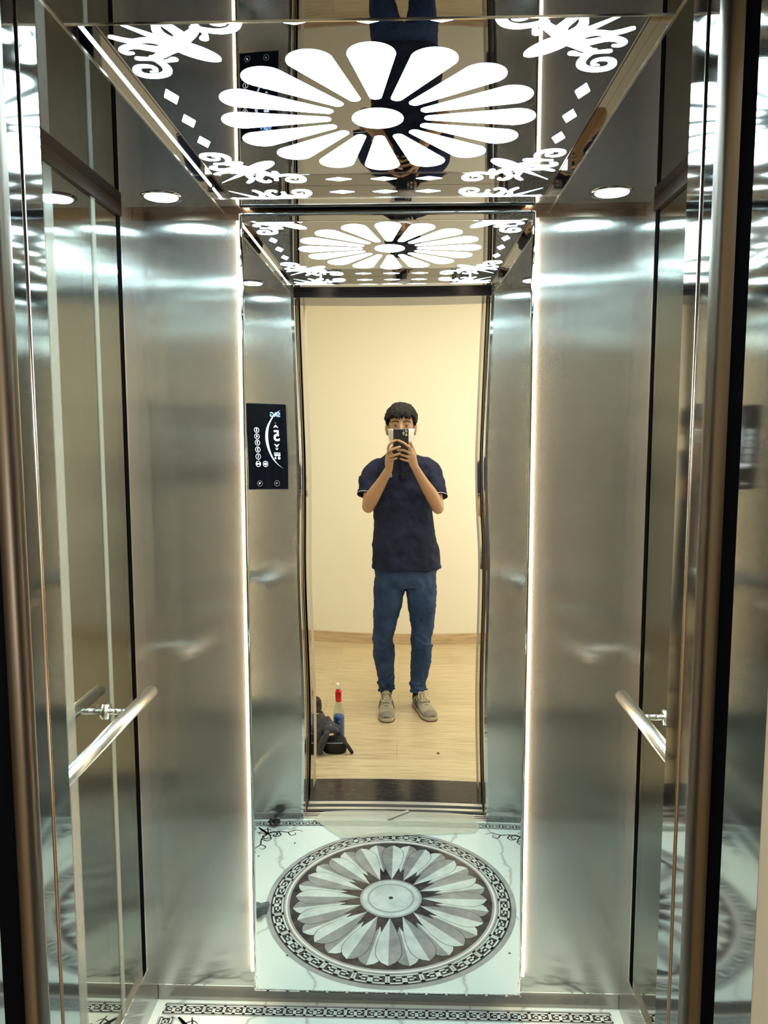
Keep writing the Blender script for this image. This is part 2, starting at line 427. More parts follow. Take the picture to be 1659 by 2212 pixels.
struct(MB().box(-W - .2, W + .2, .93, 2.08, 2.2, 2.24).build('ceiling_shaft', M_dark))

# ------------------------------------------------------------------ lit ceiling panel
pan = empty('ceiling_light_panel', (0, CY, ZC2))
tag(pan, 'black mirror ceiling panel with glowing white flower and scroll cut-outs', 'ceiling light')
MB().box(-RX - .009, RX + .009, RY0 - .009, RY1 + .009, ZC2, ZC2 + .008).build('panel', M_ceil, pan)
ZL = ZC2 - .0006
def thick_poly(name, pts, parent, m=None, z=ZL):
    return MB().poly(pts, z, 0, .0006).build(name, m or M_lit, parent)
FC = (0, 1.465)
for k in range(16):
    a = 2 * PI * k / 16 + PI / 2
    pts = []
    r0, r1, w0, w1 = .083, .243, .0105, .0365
    sh = []
    for i in range(9):
        t_ = PI + PI * i / 8; sh.append((r0 + w0 + w0 * math.cos(t_ - PI / 2 - 0) , w0 * math.sin(t_ - PI / 2)))
    sh = [(r0 + w0 - w0 * math.cos(th), -w0 * math.sin(th)) for th in np.linspace(PI / 2, -PI / 2, 9)]
    sh = [(r0 + w0 - w0 * math.cos(th), w0 * math.sin(th)) for th in np.linspace(PI / 2, -PI / 2, 9)]
    sh += [(r1 + w1 * math.cos(th), w1 * math.sin(th)) for th in np.linspace(-PI / 2, PI / 2, 17)]
    pts = [(FC[0] + r * math.cos(a) - q * math.sin(a), FC[1] + r * math.sin(a) + q * math.cos(a)) for r, q in sh]
    thick_poly('flower_petal', pts, pan)
thick_poly('flower_centre', [(FC[0] + .046 * math.cos(a), FC[1] + .046 * math.sin(a)) for a in np.linspace(0, 2 * PI, 41)[:-1]], pan)
def rhomb(cx, cy, a, b_):
    # slightly rounded diamond
    P = [(a, 0), (0, b_), (-a, 0), (0, -b_)]; out = []
    for i in range(4):
        p, q, r_ = P[i - 1], P[i], P[(i + 1) % 4]
        for t_ in (.12, .04): out.append((cx + q[0] + (p[0] - q[0]) * t_, cy + q[1] + (p[1] - q[1]) * t_))
        for t_ in (.04, .12): out.append((cx + q[0] + (r_[0] - q[0]) * t_, cy + q[1] + (r_[1] - q[1]) * t_))
    return out
for s in (-1, 1):
    for k in (-1, 0, 1):
        thick_poly('diamond', rhomb(s * .339, CY + .005 + k * .104, .0125, .030), pan)
        thick_poly('diamond', rhomb(k * .1, CY + .003 + s * .342, .030, .0125), pan)
# corner scrolls: centre lines in (a,b) = distance from the side and from the front or back of the recess
SCR = [
 ([(0.118, 0.118), (0.0985, 0.132), (0.084, 0.146), (0.0700, 0.156)], [.012, .011, .0085, .006]),
 ([(0.0690, 0.153), (0.077, 0.1724), (0.0795, 0.1905), (0.0725, 0.2065), (0.0565, 0.2146), (0.040, 0.2132), (0.0316, 0.2048), (0.0322, 0.1901), (0.0409, 0.181), (0.0544, 0.1815), (0.0605, 0.1883), (0.0591, 0.1972), (0.0507, 0.1996)], [.006, .006, .0068, .0075, .0078, .0078, .0070, .0062, .0055, .0048, .0042, .0035, .0015]),
 ([(0.0986, 0.1602), (0.0848, 0.1651), (0.0721, 0.1606), (0.0596, 0.1572), (0.0465, 0.1555)], [.0068, .0035, .004, .0045, .0055]),
 ([(0.104, 0.126), (0.086, 0.1285), (0.0717, 0.1235), (0.0586, 0.1184), (0.0436, 0.120), (0.0327, 0.129), (0.0357, 0.1384), (0.0435, 0.1385)], [.010, .009, .0078, .0075, .0070, .0062, .005, .0035]),
 ([(0.103, 0.109), (0.0866, 0.1020), (0.0717, 0.1010), (0.0575, 0.1033), (0.0434, 0.0985), (0.0310, 0.0902)], [.012, .0085, .0068, .0062, .0060, .0050]),
]
SPK = [(0.110, 0.118), (0.084, 0.092), (0.066, 0.071), (0.050, 0.052), (0.030, 0.030), (0.052, 0.050), (0.071, 0.066), (0.092, 0.084), (0.118, 0.110)]
LEAF = [(.105, .105), (.104, .118), (.108, .130), (.118, .144), (.132, .157), (.146, .166), (.158, .170), (.1675, .1675), (.170, .158), (.166, .146), (.157, .132), (.144, .118), (.130, .108), (.118, .104)]
def ribbon(mb, pts, ws, z, mapf, sub=6, th=0, mi=0):
    n = len(pts); P = spline([(p[0], p[1], w_) for p, w_ in zip(pts, ws)], sub)
    L = []; Rr = []
    for i, (x, y, w_) in enumerate(P):
        a = P[max(i - 1, 0)]; c = P[min(i + 1, len(P) - 1)]
        dx, dy = c[0] - a[0], c[1] - a[1]; l = math.hypot(dx, dy) or 1
        L.append(mapf(x - dy / l * w_, y + dx / l * w_)); Rr.append(mapf(x + dy / l * w_, y - dx / l * w_))
    def cap(p, d, w_):
        return [mapf(p[0] + w_ * math.cos(d + t_), p[1] + w_ * math.sin(d + t_)) for t_ in np.linspace(-PI / 2, PI / 2, 7)]
    m_ = len(P); vs_ = [(x, y, z) for x, y in L] + [(x, y, z) for x, y in Rr]
    mb.add(vs_, [(i, i + 1, m_ + i + 1, m_ + i) for i in range(m_ - 1)], mi)
    for e, q in ((0, 1), (-1, -2)):
        d = math.atan2(P[e][1] - P[q][1], P[e][0] - P[q][0])
        mb.add([(x, y, z) for x, y in cap(P[e], d, P[e][2])], [tuple(range(7))], mi)
for sx in (-1, 1):
    for sy in (-1, 1):
        mb = MB()
        def mp1(a, b_): return (sx * (RX - a), (RY0 + b_) if sy < 0 else (RY1 - b_))
        def mp2(a, b_): return mp1(b_, a)
        for f_ in (mp1, mp2):
            for p, w_ in SCR: ribbon(mb, p, w_, ZL, f_)
        mb.poly([mp1(*p) for p in spline(SPK, 3)], ZL); mb.poly([mp1(*p) for p in spline(LEAF, 3, True)], ZL)
        mb.build('scroll_ornament', M_lit, pan)
MB().box(-RX + .0005, -RX + .0018, RY0 + .01, RY1 - .01, ZC2 - .0025, ZC2 + .0005).build('edge_light_gap', M_lit, pan)

# downlights
for x, y, l in ((-.505, 1.83, 'round recessed downlight in dark ceiling near back-left corner'), (.507, 1.83, 'round recessed downlight in dark ceiling near back-right corner'),
                (-.505, 1.095, 'round recessed downlight above the door end, on the left side'), (.507, 1.095, 'round recessed downlight above the door end, on the right side')):
    d = empty('downlight', (x, y, ZC1)); tag(d, l, 'ceiling light', 'downlights in the lift ceiling')
    MB().lathe([(.037, -.0005), (.0385, -.003), (.0445, -.0035), (.0465, -.001), (.0465, .0)], (x, y, ZC1), 40).build('trim_ring', M_ceil, d)
    MB().lathe([(.0002, -.0034), (.030, -.0034), (.0365, -.0018), (.0365, .0)], (x, y, ZC1 - .0006), 40).build('diffuser', M_spot, d)

# ------------------------------------------------------------------ back wall mirror, very slightly bulged sheet
zzk = [0.0, .052, .543, .631, .754, .877, .997, 1.117, 1.234, 1.35, 1.465, 1.579, 1.724, 1.856, 2.07]
kk = [.02, .02, .037, .046, .059, .063, .057, .048, .047, .060, .066, .057, .043, .030, .022]
xk = [.07, .07, .07, .06, .045, .03, .02, .01, 0, -.024, -.035, -.045, -.06, -.08, -.08]
def cub(z, xs_, ys_):
    xs_ = np.array(xs_); ys_ = np.array(ys_); i = int(np.clip(np.searchsorted(xs_, z) - 1, 0, len(xs_) - 2))
    g_ = np.gradient(ys_, xs_); h = xs_[i + 1] - xs_[i]; t_ = min(max((z - xs_[i]) / h, 0), 1)
    return float((2 * t_**3 - 3 * t_**2 + 1) * ys_[i] + (t_**3 - 2 * t_**2 + t_) * h * g_[i] + (-2 * t_**3 + 3 * t_**2) * ys_[i + 1] + (t_**3 - t_**2) * h * g_[i + 1])
MX0, MX1, MZ0, MZ1 = -.354, .358, .0487, 2.0655
mir = empty('wall_mirror', (0, YB, MZ0))
tag(mir, 'tall slightly wavy frameless mirror with warm backlit edges on the back wall', 'mirror')
nx, nz = 72, 260
mb = MB(); vs_ = []
for j in range(nz + 1):
    z = MZ0 + (MZ1 - MZ0) * j / nz; k_, x_ = cub(z, zzk, kk), cub(z, zzk, xk)
    for i in range(nx + 1):
        x = MX0 + (MX1 - MX0) * i / nx
        vs_.append((x, DM + .5 * k_ * (x - x_) ** 2 + .5 * .0153 * (z - 1.14) ** 2, z))
mb.add(vs_, [(j * (nx + 1) + i, j * (nx + 1) + i + 1, (j + 1) * (nx + 1) + i + 1, (j + 1) * (nx + 1) + i) for j in range(nz) for i in range(nx)], 0, True)
MO = mb.build('mirror_sheet', [M_mirror, M_black], mir)
sd = MO.modifiers.new('solidify', 'SOLIDIFY'); sd.thickness = .003; sd.offset = -1; sd.material_offset_rim = 0
MB().box(MX0 + .02, MX1 - .02, DM + .017, YB, MZ0 + .03, 2.06).build('backing_board', M_dark, mir)
for s in (-1, 1):
    xe = MX0 if s < 0 else MX1
    q = MB().box(xe - s * .016, xe + s * .0085, DM + .0175, YB - .0005, .10, 2.05)
    q.build('light_strip', M_led, mir)

# ------------------------------------------------------------------ lift floor with inlaid medallion and key border
fl = MB()
fl.box(-W - .02, W + .02, YF - .01, YB + .01, -.05, 0, 0)
def annulus(r0, r1, z, mi, seg=96, c=(0.0, CY)):
    vs_ = []
    for k in range(seg):
        a = 2 * PI * k / seg
        vs_ += [(c[0] + r0 * math.cos(a), c[1] + r0 * math.sin(a), z), (c[0] + r1 * math.cos(a), c[1] + r1 * math.sin(a), z)]
    fl.add(vs_, [(2 * k, 2 * k + 1, (2 * ((k + 1) % seg)) + 1, 2 * ((k + 1) % seg)) for k in range(seg)], mi)
def strokeq(p, q, w_, z, mi, f_, n=3):
    (x0, y0), (x1, y1) = p, q; l = math.hypot(x1 - x0, y1 - y0); dx, dy = (x1 - x0) / l, (y1 - y0) / l
    x0 -= dx * w_; y0 -= dy * w_; x1 += dx * w_; y1 += dy * w_
    vs_ = []
    for i in range(n + 1):
        t_ = i / n; x = x0 + (x1 - x0) * t_; y = y0 + (y1 - y0) * t_
        vs_ += [(*f_(x - dy * w_, y + dx * w_), z), (*f_(x + dy * w_, y - dx * w_), z)]
    fl.add(vs_, [(2 * i, 2 * i + 1, 2 * i + 3, 2 * i + 2) for i in range(n)], mi)
KEY = [(.06, .08), (.06, .92), (.92, .92), (.92, .30), (.40, .30), (.40, .62), (.66, .62)]
def keypair(f_, w_, z, mi):
    # one unit and its mirror twin in [0,2]x[0,1]
    for mir_ in (0, 1):
        P = [((2 - x) if mir_ else x, y) for x, y in KEY]
        for a, b_ in zip(P, P[1:]): strokeq(a, b_, w_, z, mi, f_)
    strokeq((.0, .08), (2.0, .08), w_, z, mi, f_, 6)
z1, z2, z3, z4 = .0002, .0004, .0006, .0008
# rings
annulus(.398, .415, z1, 5); annulus(.396, .3985, z2, 4); annulus(.356, .3965, z1, 3)
annulus(.350, .356, z2, 5); annulus(.344, .350, z2, 1); annulus(.337, .344, z2, 5)
NK = 24
for k in range(NK):
    a0 = 2 * PI * k / NK; da = 2 * PI / NK
    keypair(lambda x, y: (0 + (.3575 + .036 * y) * math.cos(a0 + da * x / 2), CY + (.3575 + .036 * y) * math.sin(a0 + da * x / 2)), .075, z3, 2)
annulus(.0, .338, z1, 3)
def petal(a, r0, r1, wm, z, m1, m2, pk=.74):
    n = 18
    for side, mi in ((1, m1), (-1, m2)):
        pts = []
        for i in range(n + 1):
            t_ = i / n; r = r0 + (r1 - r0) * t_
            w_ = wm * (math.sin(PI / 2 * t_ / pk) ** 1.05 if t_ < pk else max(0, math.cos(PI / 2 * (t_ - pk) / (1 - pk))) ** .62)
            pts.append((r, side * w_))
        vs_ = [(r * math.cos(a) - q * math.sin(a), CY + r * math.sin(a) + q * math.cos(a), z) for r, q in pts]
        ax = [(r * math.cos(a), CY + r * math.sin(a), z) for r, q in pts]
        fl.add(vs_ + ax, [(i, i + 1, n + 1 + i + 1, n + 1 + i) for i in range(n)], mi)
for k in range(16): petal(2 * PI * (k + .5) / 16, .15, .326, .034, z2, 6, 2, .8)
for k in range(16):
    petal(2 * PI * k / 16, .103, .3225, .0405, z3 - .0001, 4, 4); petal(2 * PI * k / 16, .104, .3210, .0390, z3, 2, 6)
annulus(.0, .103, z3, 2); annulus(.096, .102, z4, 5); annulus(.072, .079, z4, 5)
annulus(0, .0075, z4, 3, 24)
# straight key border
BW = .036
def border(ox, oy, ux, uy, L, inv):
    n = int(round(L / .0535)); st = L / n
    vx, vy = inv
    f0 = lambda x, y: (ox + ux * x + vx * y, oy + uy * x + vy * y)
    P = [f0(0, 0), f0(L, 0), f0(L, BW), f0(0, BW)]
    fl.add([(*p, z1) for p in P], [(0, 1, 2, 3)], 3)
    for yy in (-.004, BW + .001):
        P = [f0(0, yy), f0(L, yy), f0(L, yy + .003), f0(0, yy + .003)]; fl.add([(*p, z1) for p in P], [(0, 1, 2, 3)], 6)
    for k in range(n):
        keypair(lambda x, y: f0(k * st + x * st / 2, .003 + (BW - .006) * y), .075, z2, 2)
IX = W - .025
border(-IX, YB - .012, 1, 0, 2 * IX, (0, -1)); border(-IX, YF + .012, 1, 0, 2 * IX, (0, 1))
border(-IX, YF + .06, 0, 1, YB - YF - .12, (1, 0)); border(IX, YF + .06, 0, 1, YB - YF - .12, (-1, 0))
CURL = [
 ([(.0, .035), (.045, .045), (.085, .03), (.125, .035), (.155, .02), (.185, .03)], [.0018, .003, .0028, .0028, .002, .001]),
 ([(.085, .03), (.10, .055), (.085, .068), (.07, .058), (.08, .048)], [.0028, .0028, .0022, .002, .0012]),
 ([(.125, .035), (.14, .058), (.158, .052), (.153, .038)], [.0024, .0024, .0018, .001]),
 ([(.045, .045), (.03, .065), (.045, .085), (.065, .078), (.058, .062)], [.003, .003, .0028, .002, .0012]),
 ([(.0, .0), (.02, .022), (.045, .045), (.062, .062)], [.003, .004, .004, .002]),
 ([(.02, .022), (.04, .01), (.055, .02)], [.002, .002, .001]),
]
for sx in (-1, 1):
    for sy in (-1, 1):
        def c1(a, b_): return (sx * (IX - .05 - a), (YF + .062 + b_) if sy < 0 else (YB - .062 - b_))
        def c2(a, b_): return c1(b_, a)
        for f_ in (c1, c2):
            for p, w_ in CURL: ribbon(fl, p, w_, z1, f_, 5, mi=4)
FLO = struct(fl.build('floor_lift', [M_marble, M_white, M_mlight, M_mdark, M_inkl, M_mring, M_mgrey]))

# sills
sl = MB().box(-JX, JX, .895, .945, -.04, .002, 0).box(-JX, JX, .868, .895, -.04, -.008, 1).box(-JX, JX, .850, .868, -.04, .002, 0).box(-JX, JX, .825, .850, -.04, -.01, 1).box(-JX, JX, .80, .825, -.04, .002, 0)
for y in (.908, .922): sl.box(-JX, JX, y, y + .0035, .002, .0026, 1)
struct(sl.build('trim_16', [mat('ribbed_aluminium', (.80, .80, .78), .3, .7), M_black]))

# ------------------------------------------------------------------ handrails
for s, l in ((-1, 'tubular stainless handrail on the left glass wall, its wall bracket visible'), (1, 'tubular stainless handrail on the right glass wall')):
    hr = empty('handrail', (s * W, 1.46, .92)); tag(hr, l, 'handrail', 'handrails on the glass side walls')
    xr = s * .562
    mb = MB(); mb.tube([(xr, 1.10, .92), (xr, 1.822, .92), (xr, 1.8255, .92), (xr, 1.8275, .92)], [.0145, .0145, .0132, .0095], 28); mb.build('rail', M_rail, hr)
    for y in (1.22, 1.70):
        mb = MB(); mb.tube([(s * (W + .002), y, .914), (xr, y, .914)], .0068, 16)
        so = mb.build('bracket', M_chrome, hr)
        MB().lathe([(.0175, 0), (.0185, .002), (.0185, .005), (.0165, .0075), (.008, .008)], (0, 0, 0), 28, axis='x').xf(Matrix.Translation((s * (W + .0035), y, .914)) @ Matrix.Scale(-s, 4, (1, 0, 0))).build('mounting_disc', M_chrome, so)

# ------------------------------------------------------------------ control panel
cop = empty('control_panel', (-.503, YF, 1.49)); tag(cop, 'black glass lift control panel with lit floor buttons on steel front wall', 'control panel')
YP = YF + .010
MB().box(-.587, -.420, YF, YP - .001, 1.330, 1.648).build('housing', M_steel_b, cop, bevel=.003)
MB().box(-.5855, -.4215, YP - .003, YP, 1.3315, 1.6465).build('touch_screen', M_screen, cop, bevel=.002)
def cp(px, py):
    u_, v_ = 500 + px / 9.217, 850 + py / 9.217
    return (-.586 + (u_ - 529 - .037 * (v_ - 870)) * .00186, 1.648 - (v_ - 871) * .0017)
YT = YP + .0004
def text(s_, px, py, size, m, name, parent, thick=0):
    cu = bpy.data.curves.new(name, 'FONT'); cu.body = s_; cu.size = size; cu.align_x = 'CENTER'; cu.align_y = 'CENTER'; cu.offset = thick
    o = bpy.data.objects.new('tmp', cu); col.objects.link(o)
    dg = bpy.context.evaluated_depsgraph_get(); me = bpy.data.meshes.new_from_object(o.evaluated_get(dg)); bpy.data.objects.remove(o)
    me.materials.clear(); me.materials.append(m)
    x, z = cp(px, py)
    me.transform(Matrix.Translation((x, YT, z)) @ Euler((PI / 2, 0, PI)).to_matrix().to_4x4())
    n_ = bpy.data.objects.new(name, me); col.objects.link(n_); n_.parent = parent; n_.matrix_parent_inverse = parent.matrix_world.inverted()
    return n_
def xzpoly(pts, name, m, parent, y=YT):
    return MB().add([(x, y, z) for x, z in pts], [tuple(range(len(pts)))]).build(name, m, parent)
def ring_xz(c, r0, r1, name, m, parent, seg=28):
    vs_ = []
    for k in range(seg):
        a = 2 * PI * k / seg; vs_ += [(c[0] + r0 * math.cos(a), YT, c[1] + r0 * math.sin(a)), (c[0] + r1 * math.cos(a), YT, c[1] + r1 * math.sin(a))]
    return MB().add(vs_, [(2 * k, 2 * k + 1, 2 * ((k + 1) % seg) + 1, 2 * ((k + 1) % seg)) for k in range(seg)]).build(name, m, parent)
text('SRG', 868, 420, .0235, M_uib, 'logo_lettering', cop, .0004)['label'] = 'blue SRG lettering'
text('5', 895, 860, .056, M_ui, 'floor_number', cop, .0012)
text('^', 880, 640, .03, M_uid, 'tmpx', cop)
bpy.data.objects.remove(bpy.data.objects['tmpx'])
def P2(l): return [cp(*p) for p in l]
xzpoly(P2([(878, 625), (935, 692), (878, 668), (830, 692)]), 'up_arrow', M_ui, cop)
xzpoly(P2([(876, 575), (898, 600), (876, 592), (856, 600)]), 'up_arrow', M_uid, cop)
xzpoly(P2([(845, 1015), (900, 1040), (955, 1012), (902, 1088)]), 'down_arrow', M_ui, cop)
xzpoly(P2([(868, 1095), (900, 1115), (935, 1095), (903, 1142)]), 'down_arrow', M_ui, cop)
for y0 in (1190,): xzpoly(P2([(845, y0), (970, y0), (970, y0 + 14), (845, y0 + 14)]), 'status_bar', M_ui, cop)
xzpoly(P2([(850, 1220), (970, 1220), (970, 1255), (850, 1255)]), 'status_bar', M_ui, cop)
xzpoly(P2([(858, 1285), (885, 1270), (888, 1310), (862, 1318)]), 'status_icon', M_ui, cop)
ring_xz(cp(948, 1295), 0, .0048, 'status_icon', M_ui, cop)
outer = spline([(985, 318), (860, 400), (770, 530), (700, 680), (670, 840), (680, 1000), (730, 1160), (810, 1310), (920, 1420), (1040, 1498)], 5)
inner = spline([(985, 318), (875, 410), (800, 530), (745, 680), (725, 840), (735, 1000), (770, 1160), (835, 1300), (930, 1415), (1040, 1498)], 5)
oo, ii = P2(outer), P2(inner); n = len(oo)
MB().add([(x, YT - .0001, z) for x, z in oo + ii], [(i, i + 1, n + i + 1, n + i) for i in range(n - 1)]).build('crescent_graphic', mat('crescent_display', (.7, .8, 1), .4, emit=(.62, .75, 1), es=.7), cop)
for lab, px, py in (('5', 495, 750), ('4', 500, 880), ('3', 507, 1005), ('2', 513, 1140), ('1', 520, 1275)):
    rb = ring_xz(cp(px, py), .0088, .0104, 'floor_button', M_ui, cop); text(lab, px, py, .0155, M_ui, 'button_number', rb, .0003)
for px, lab in ((522, 'X'), (670, 'O')):
    rb = ring_xz(cp(px, 1412), .0088, .0104, 'door_button', M_ui, cop)
    c = cp(px, 1412)
    if lab == 'X': pts = [(-.0065, .0045), (0, .0012), (.0065, .0045), (.0065, -.0045), (0, -.0012), (-.0065, -.0045)]
    else: pts = [(-.0068, 0), (-.002, .0048), (.002, .0048), (.0068, 0), (.002, -.0048), (-.002, -.0048)]
    xzpoly([(c[0] + a, c[1] + b_) for a, b_ in pts], 'door_symbol', M_ui, rb)
for px in (565, 915):
    c = cp(px, 1790); rb = ring_xz(c, .0098, .0108, 'service_button', M_uid, cop)
    xzpoly([(c[0] + a, c[1] + b_) for a, b_ in [(-.004, -.002), (-.004, .002), (.001, .004), (.004, .001), (.001, .001), (-.002, -.003)]], 'service_symbol', M_uid if px > 600 else M_ui, rb)

# ------------------------------------------------------------------ rubbish on the lift floor
def sheet(name, outline, z, amp, m, seed):
    rnd = random.Random(seed)
    cx = sum(p[0] for p in outline) / len(outline); cy = sum(p[1] for p in outline) / len(outline)
    mb = MB(); rings_ = 5; n = len(outline); vs_ = [(cx, cy, z + amp * .5)]
    for k in range(1, rings_ + 1):
        for p in outline:
            t_ = k / rings_; vs_.append((cx + (p[0] - cx) * t_, cy + (p[1] - cy) * t_, z + amp * rnd.random()))
    fs_ = [(0, 1 + i, 1 + (i + 1) % n) for i in range(n)]
    for k in range(rings_ - 1):
        for i in range(n):
            a = 1 + k * n; fs_.append((a + i, a + n + i, a + n + (i + 1) % n, a + (i + 1) % n))
    mb.add(vs_, fs_); o = mb.build(name, m); s_ = o.modifiers.new('solid', 'SOLIDIFY'); s_.thickness = .0006; s_.offset = 1
    return o
tag(sheet('plastic_sheet', [(-.30, .90), (-.20, .885), (-.05, .89), (.10, .893), (.22, .89), (.33, .90), (.335, .96), (.345, 1.0), (.32, 1.042), (.1, 1.07), (-.1, 1.09), (-.2, 1.10), (-.25, 1.05), (-.30, .99), (-.335, .965)], .0035, .004, M_sheet, 3),
    'creased translucent plastic film lying over the lift door threshold', 'plastic sheet')
tag(sheet('cardboard_scrap', [(-.03, .955), (.055, .885), (.062, .90), (-.02, .965)], .0095, .002, mat('torn_card', (.42, .42, .36), .8), 5), 'thin torn card strip lying on the film at the threshold', 'scrap')
def crumple(name, c, r, m, seed, label):
    rnd = random.Random(seed); mb = MB(); mb.ball((0, 0, 0), 1, 0, 14, 9, False)
    vs_ = []
    for p in mb.v:
        k = .62 + .5 * rnd.random(); vs_.append((c[0] + p[0] * r[0] * k, c[1] + p[1] * r[1] * k, c[2] + max(-r[2] * .98, p[2] * r[2] * k)))
    mb.v = vs_; o = mb.build(name, m); return tag(o, label, 'plastic scrap')
crumple('crumpled_plastic', (-.487, 1.000, .0205), (.026, .020, .020), M_crumple, 7, 'crumpled black plastic lying by the front-left floor corner').rotation_euler = (0, 0, 0)
crumple('plastic_wrapper', (-.422, 1.555, .014), (.030, .046, .0135), M_crumple2, 9, 'smoky translucent wrapper on the floor left of the medallion')
for x, y, l in ((-.30, 1.75, 'tiny dark crumb between the floor medallion and the back-left corner'), (.36, 1.72, 'tiny dark crumb between the floor medallion and the back-right corner'),
                (-.50, 1.22, 'tiny dark crumb near the left edge of the pale marble floor, towards the door'), (.47, 1.30, 'tiny dark crumb right of the floor medallion, towards the door'),
                (.50, 1.62, 'tiny dark crumb right of the floor medallion, towards the mirror'), (-.38, 1.13, 'tiny dark crumb below the scroll in the floor corner with the crumpled plastic')):
    tag(MB().ball((x, y, .0022), (.0035, .0022, .0018), 0, 8, 5).build('crumb', M_mdark), l, 'crumb', 'crumbs on the lift floor')

# ------------------------------------------------------------------ things on the corridor floor
bt = empty('spray_bottle', (-.316, .196, 0)); tag(bt, 'clear spray bottle of blue liquid with red and white trigger head', 'spray bottle')
bx, by = -.316, .196
MB().lathe([(.001, .0), (.026, 0), (.029, .004), (.029, .13), (.0275, .137), (.001, .137)], (bx, by, .001), 28).build('liquid', M_blue, bt)
MB().lathe([(.001, 0), (.028, 0), (.0305, .004), (.0305, .138), (.0285, .155), (.021, .185), (.0165, .203), (.0135, .212), (.001, .213)], (bx, by, .0004), 28).build('bottle_body', M_clear, bt)
hd = MB().lathe([(.0145, .210), (.0165, .213), (.0165, .232), (.011, .236)], (bx, by, 0), 24)
hd.add([], []); hd.box(bx - .0155, bx + .0155, by - .022, by + .014, .232, .262).box(bx - .008, bx + .008, by - .015, by + .03, .262, .283).box(bx - .005, bx + .005, by + .020, by + .028, .215, .255)
hd.build('trigger_head', M_red, bt, bevel=.003)
MB().box(bx - .0078, bx + .0078, by + .012, by + .032, .283, .309).build('nozzle', M_white, bt, bevel=.002)

pch = empty('pouch_bag', (-.335, .30, 0)); tag(pch, 'small black nylon pouch with loose strap in front of spray bottle', 'bag')
mb = MB(); mb.rings([(-.325, .300, .001, .050, .032), (-.325, .300, .006, .060, .040), (-.325, .300, .035, .064, .044), (-.325, .300, .056, .060, .040), (-.325, .300, .068, .046, .030), (-.325, .300, .071, .02, .012)], 40, ex=3)
displace(mb.build('pouch_body', M_bagb, pch), .03, .010)
mb = MB(); mb.tube(spline([(-.283, .318, .052), (-.262, .330, .047), (-.245, .336, .028), (-.232, .334, .008)], 6), .011, 12, flat=((0.2, .4, 1), .22)); mb.build('strap', M_bagb, pch)
mb = MB(); mb.tube(spline([(-.38, .337, .055), (-.33, .3465, .058), (-.28, .334, .054)], 8), .0018, 8); mb.build('zipper', M_pipe, pch)
jk = empty('folded_cloth', (-.39, .29, 0)); tag(jk, 'dark grey garment with pale piping heaped beside the black pouch', 'cloth')
mb = MB()
mb.rtube([(-.430, .27, .036, .036), (-.425, .27, .075, .040), (-.405, .265, .115, .036), (-.37, .262, .140, .018)])
mb.rtube([(-.425, .28, .03, .026), (-.395, .285, .108, .024), (-.345, .290, .118, .020), (-.300, .290, .112, .010)])
mb.rtube([(-.425, .31, .026, .024), (-.420, .315, .06, .024), (-.405, .305, .095, .02)])
mb.rtube([(-.37, .318, .115, .020), (-.335, .322, .112, .017), (-.305, .315, .106, .010)]); mb.rtube([(-.40, .345, .02, .016), (-.385, .352, .06, .018), (-.365, .345, .10, .018)])
mb.rtube([(-.405, .262, .105, .028), (-.37, .268, .125, .022), (-.34, .276, .120, .014)])
o = fuse(mb.build('fabric', M_grcl, jk), .004, 4); displace(o, .035, .012)
mb = MB(); mb.tube(spline([(-.345, .312, .137), (-.372, .338, .100), (-.390, .350, .062), (-.388, .352, .030), (-.365, .352, .006)], 6), .0022, 8); mb.build('piping', M_pipe, jk)

bo = empty('dark_boot', (-.435, .08, 0)); tag(bo, 'worn dark leather shoe half hidden behind the door frame', 'shoe')
mb = MB(); mb.rtube([(-.47, -.02, .045, .038), (-.455, .03, .052, .044), (-.435, .085, .048, .042), (-.425, .13, .036, .032)], flat=((0, 0, 1), .95))
mb.rtube([(-.475, -.03, .05, .036), (-.475, -.03, .115, .034)])
o = fuse(mb.build('upper', M_boot, bo), .005, 3); displace(o, .03, .006)
mb = MB(); mb.rings([(-.445, .055, .0, .048, .118), (-.445, .055, .012, .050, .121), (-.445, .055, .014, .046, .115)], 36); mb.build('sole', M_black, bo)
for k in range(3):
    mb = MB(); mb.tube(spline([(-.475, .04 + .022 * k, .092 - .008 * k), (-.452, .045 + .022 * k, .100 - .008 * k), (-.425, .04 + .022 * k, .090 - .009 * k)], 4), .0026, 8); mb.build('lace', M_lace if k == 1 else M_bagb, bo)
lf = MB().add([(.205, .305, .001), (.213, .30, .006), (.224, .309, .004), (.214, .318, .001), (.219, .313, .008)], [(0, 1, 2, 3), (1, 4, 2)]).build('dry_leaf', M_sole)
tag(lf, 'tiny dark dry leaf lying on the pale wood floor', 'leaf')

# ------------------------------------------------------------------ person
BY = -.33
man = empty('person', (.047, BY, 0))
tag(man, 'person in navy polo and blue jeans, face mask on, holding a phone in both hands', 'person')
def fy(z, t_): return -.0075 + (z - 1.551) * .107 + t_
body = MB()
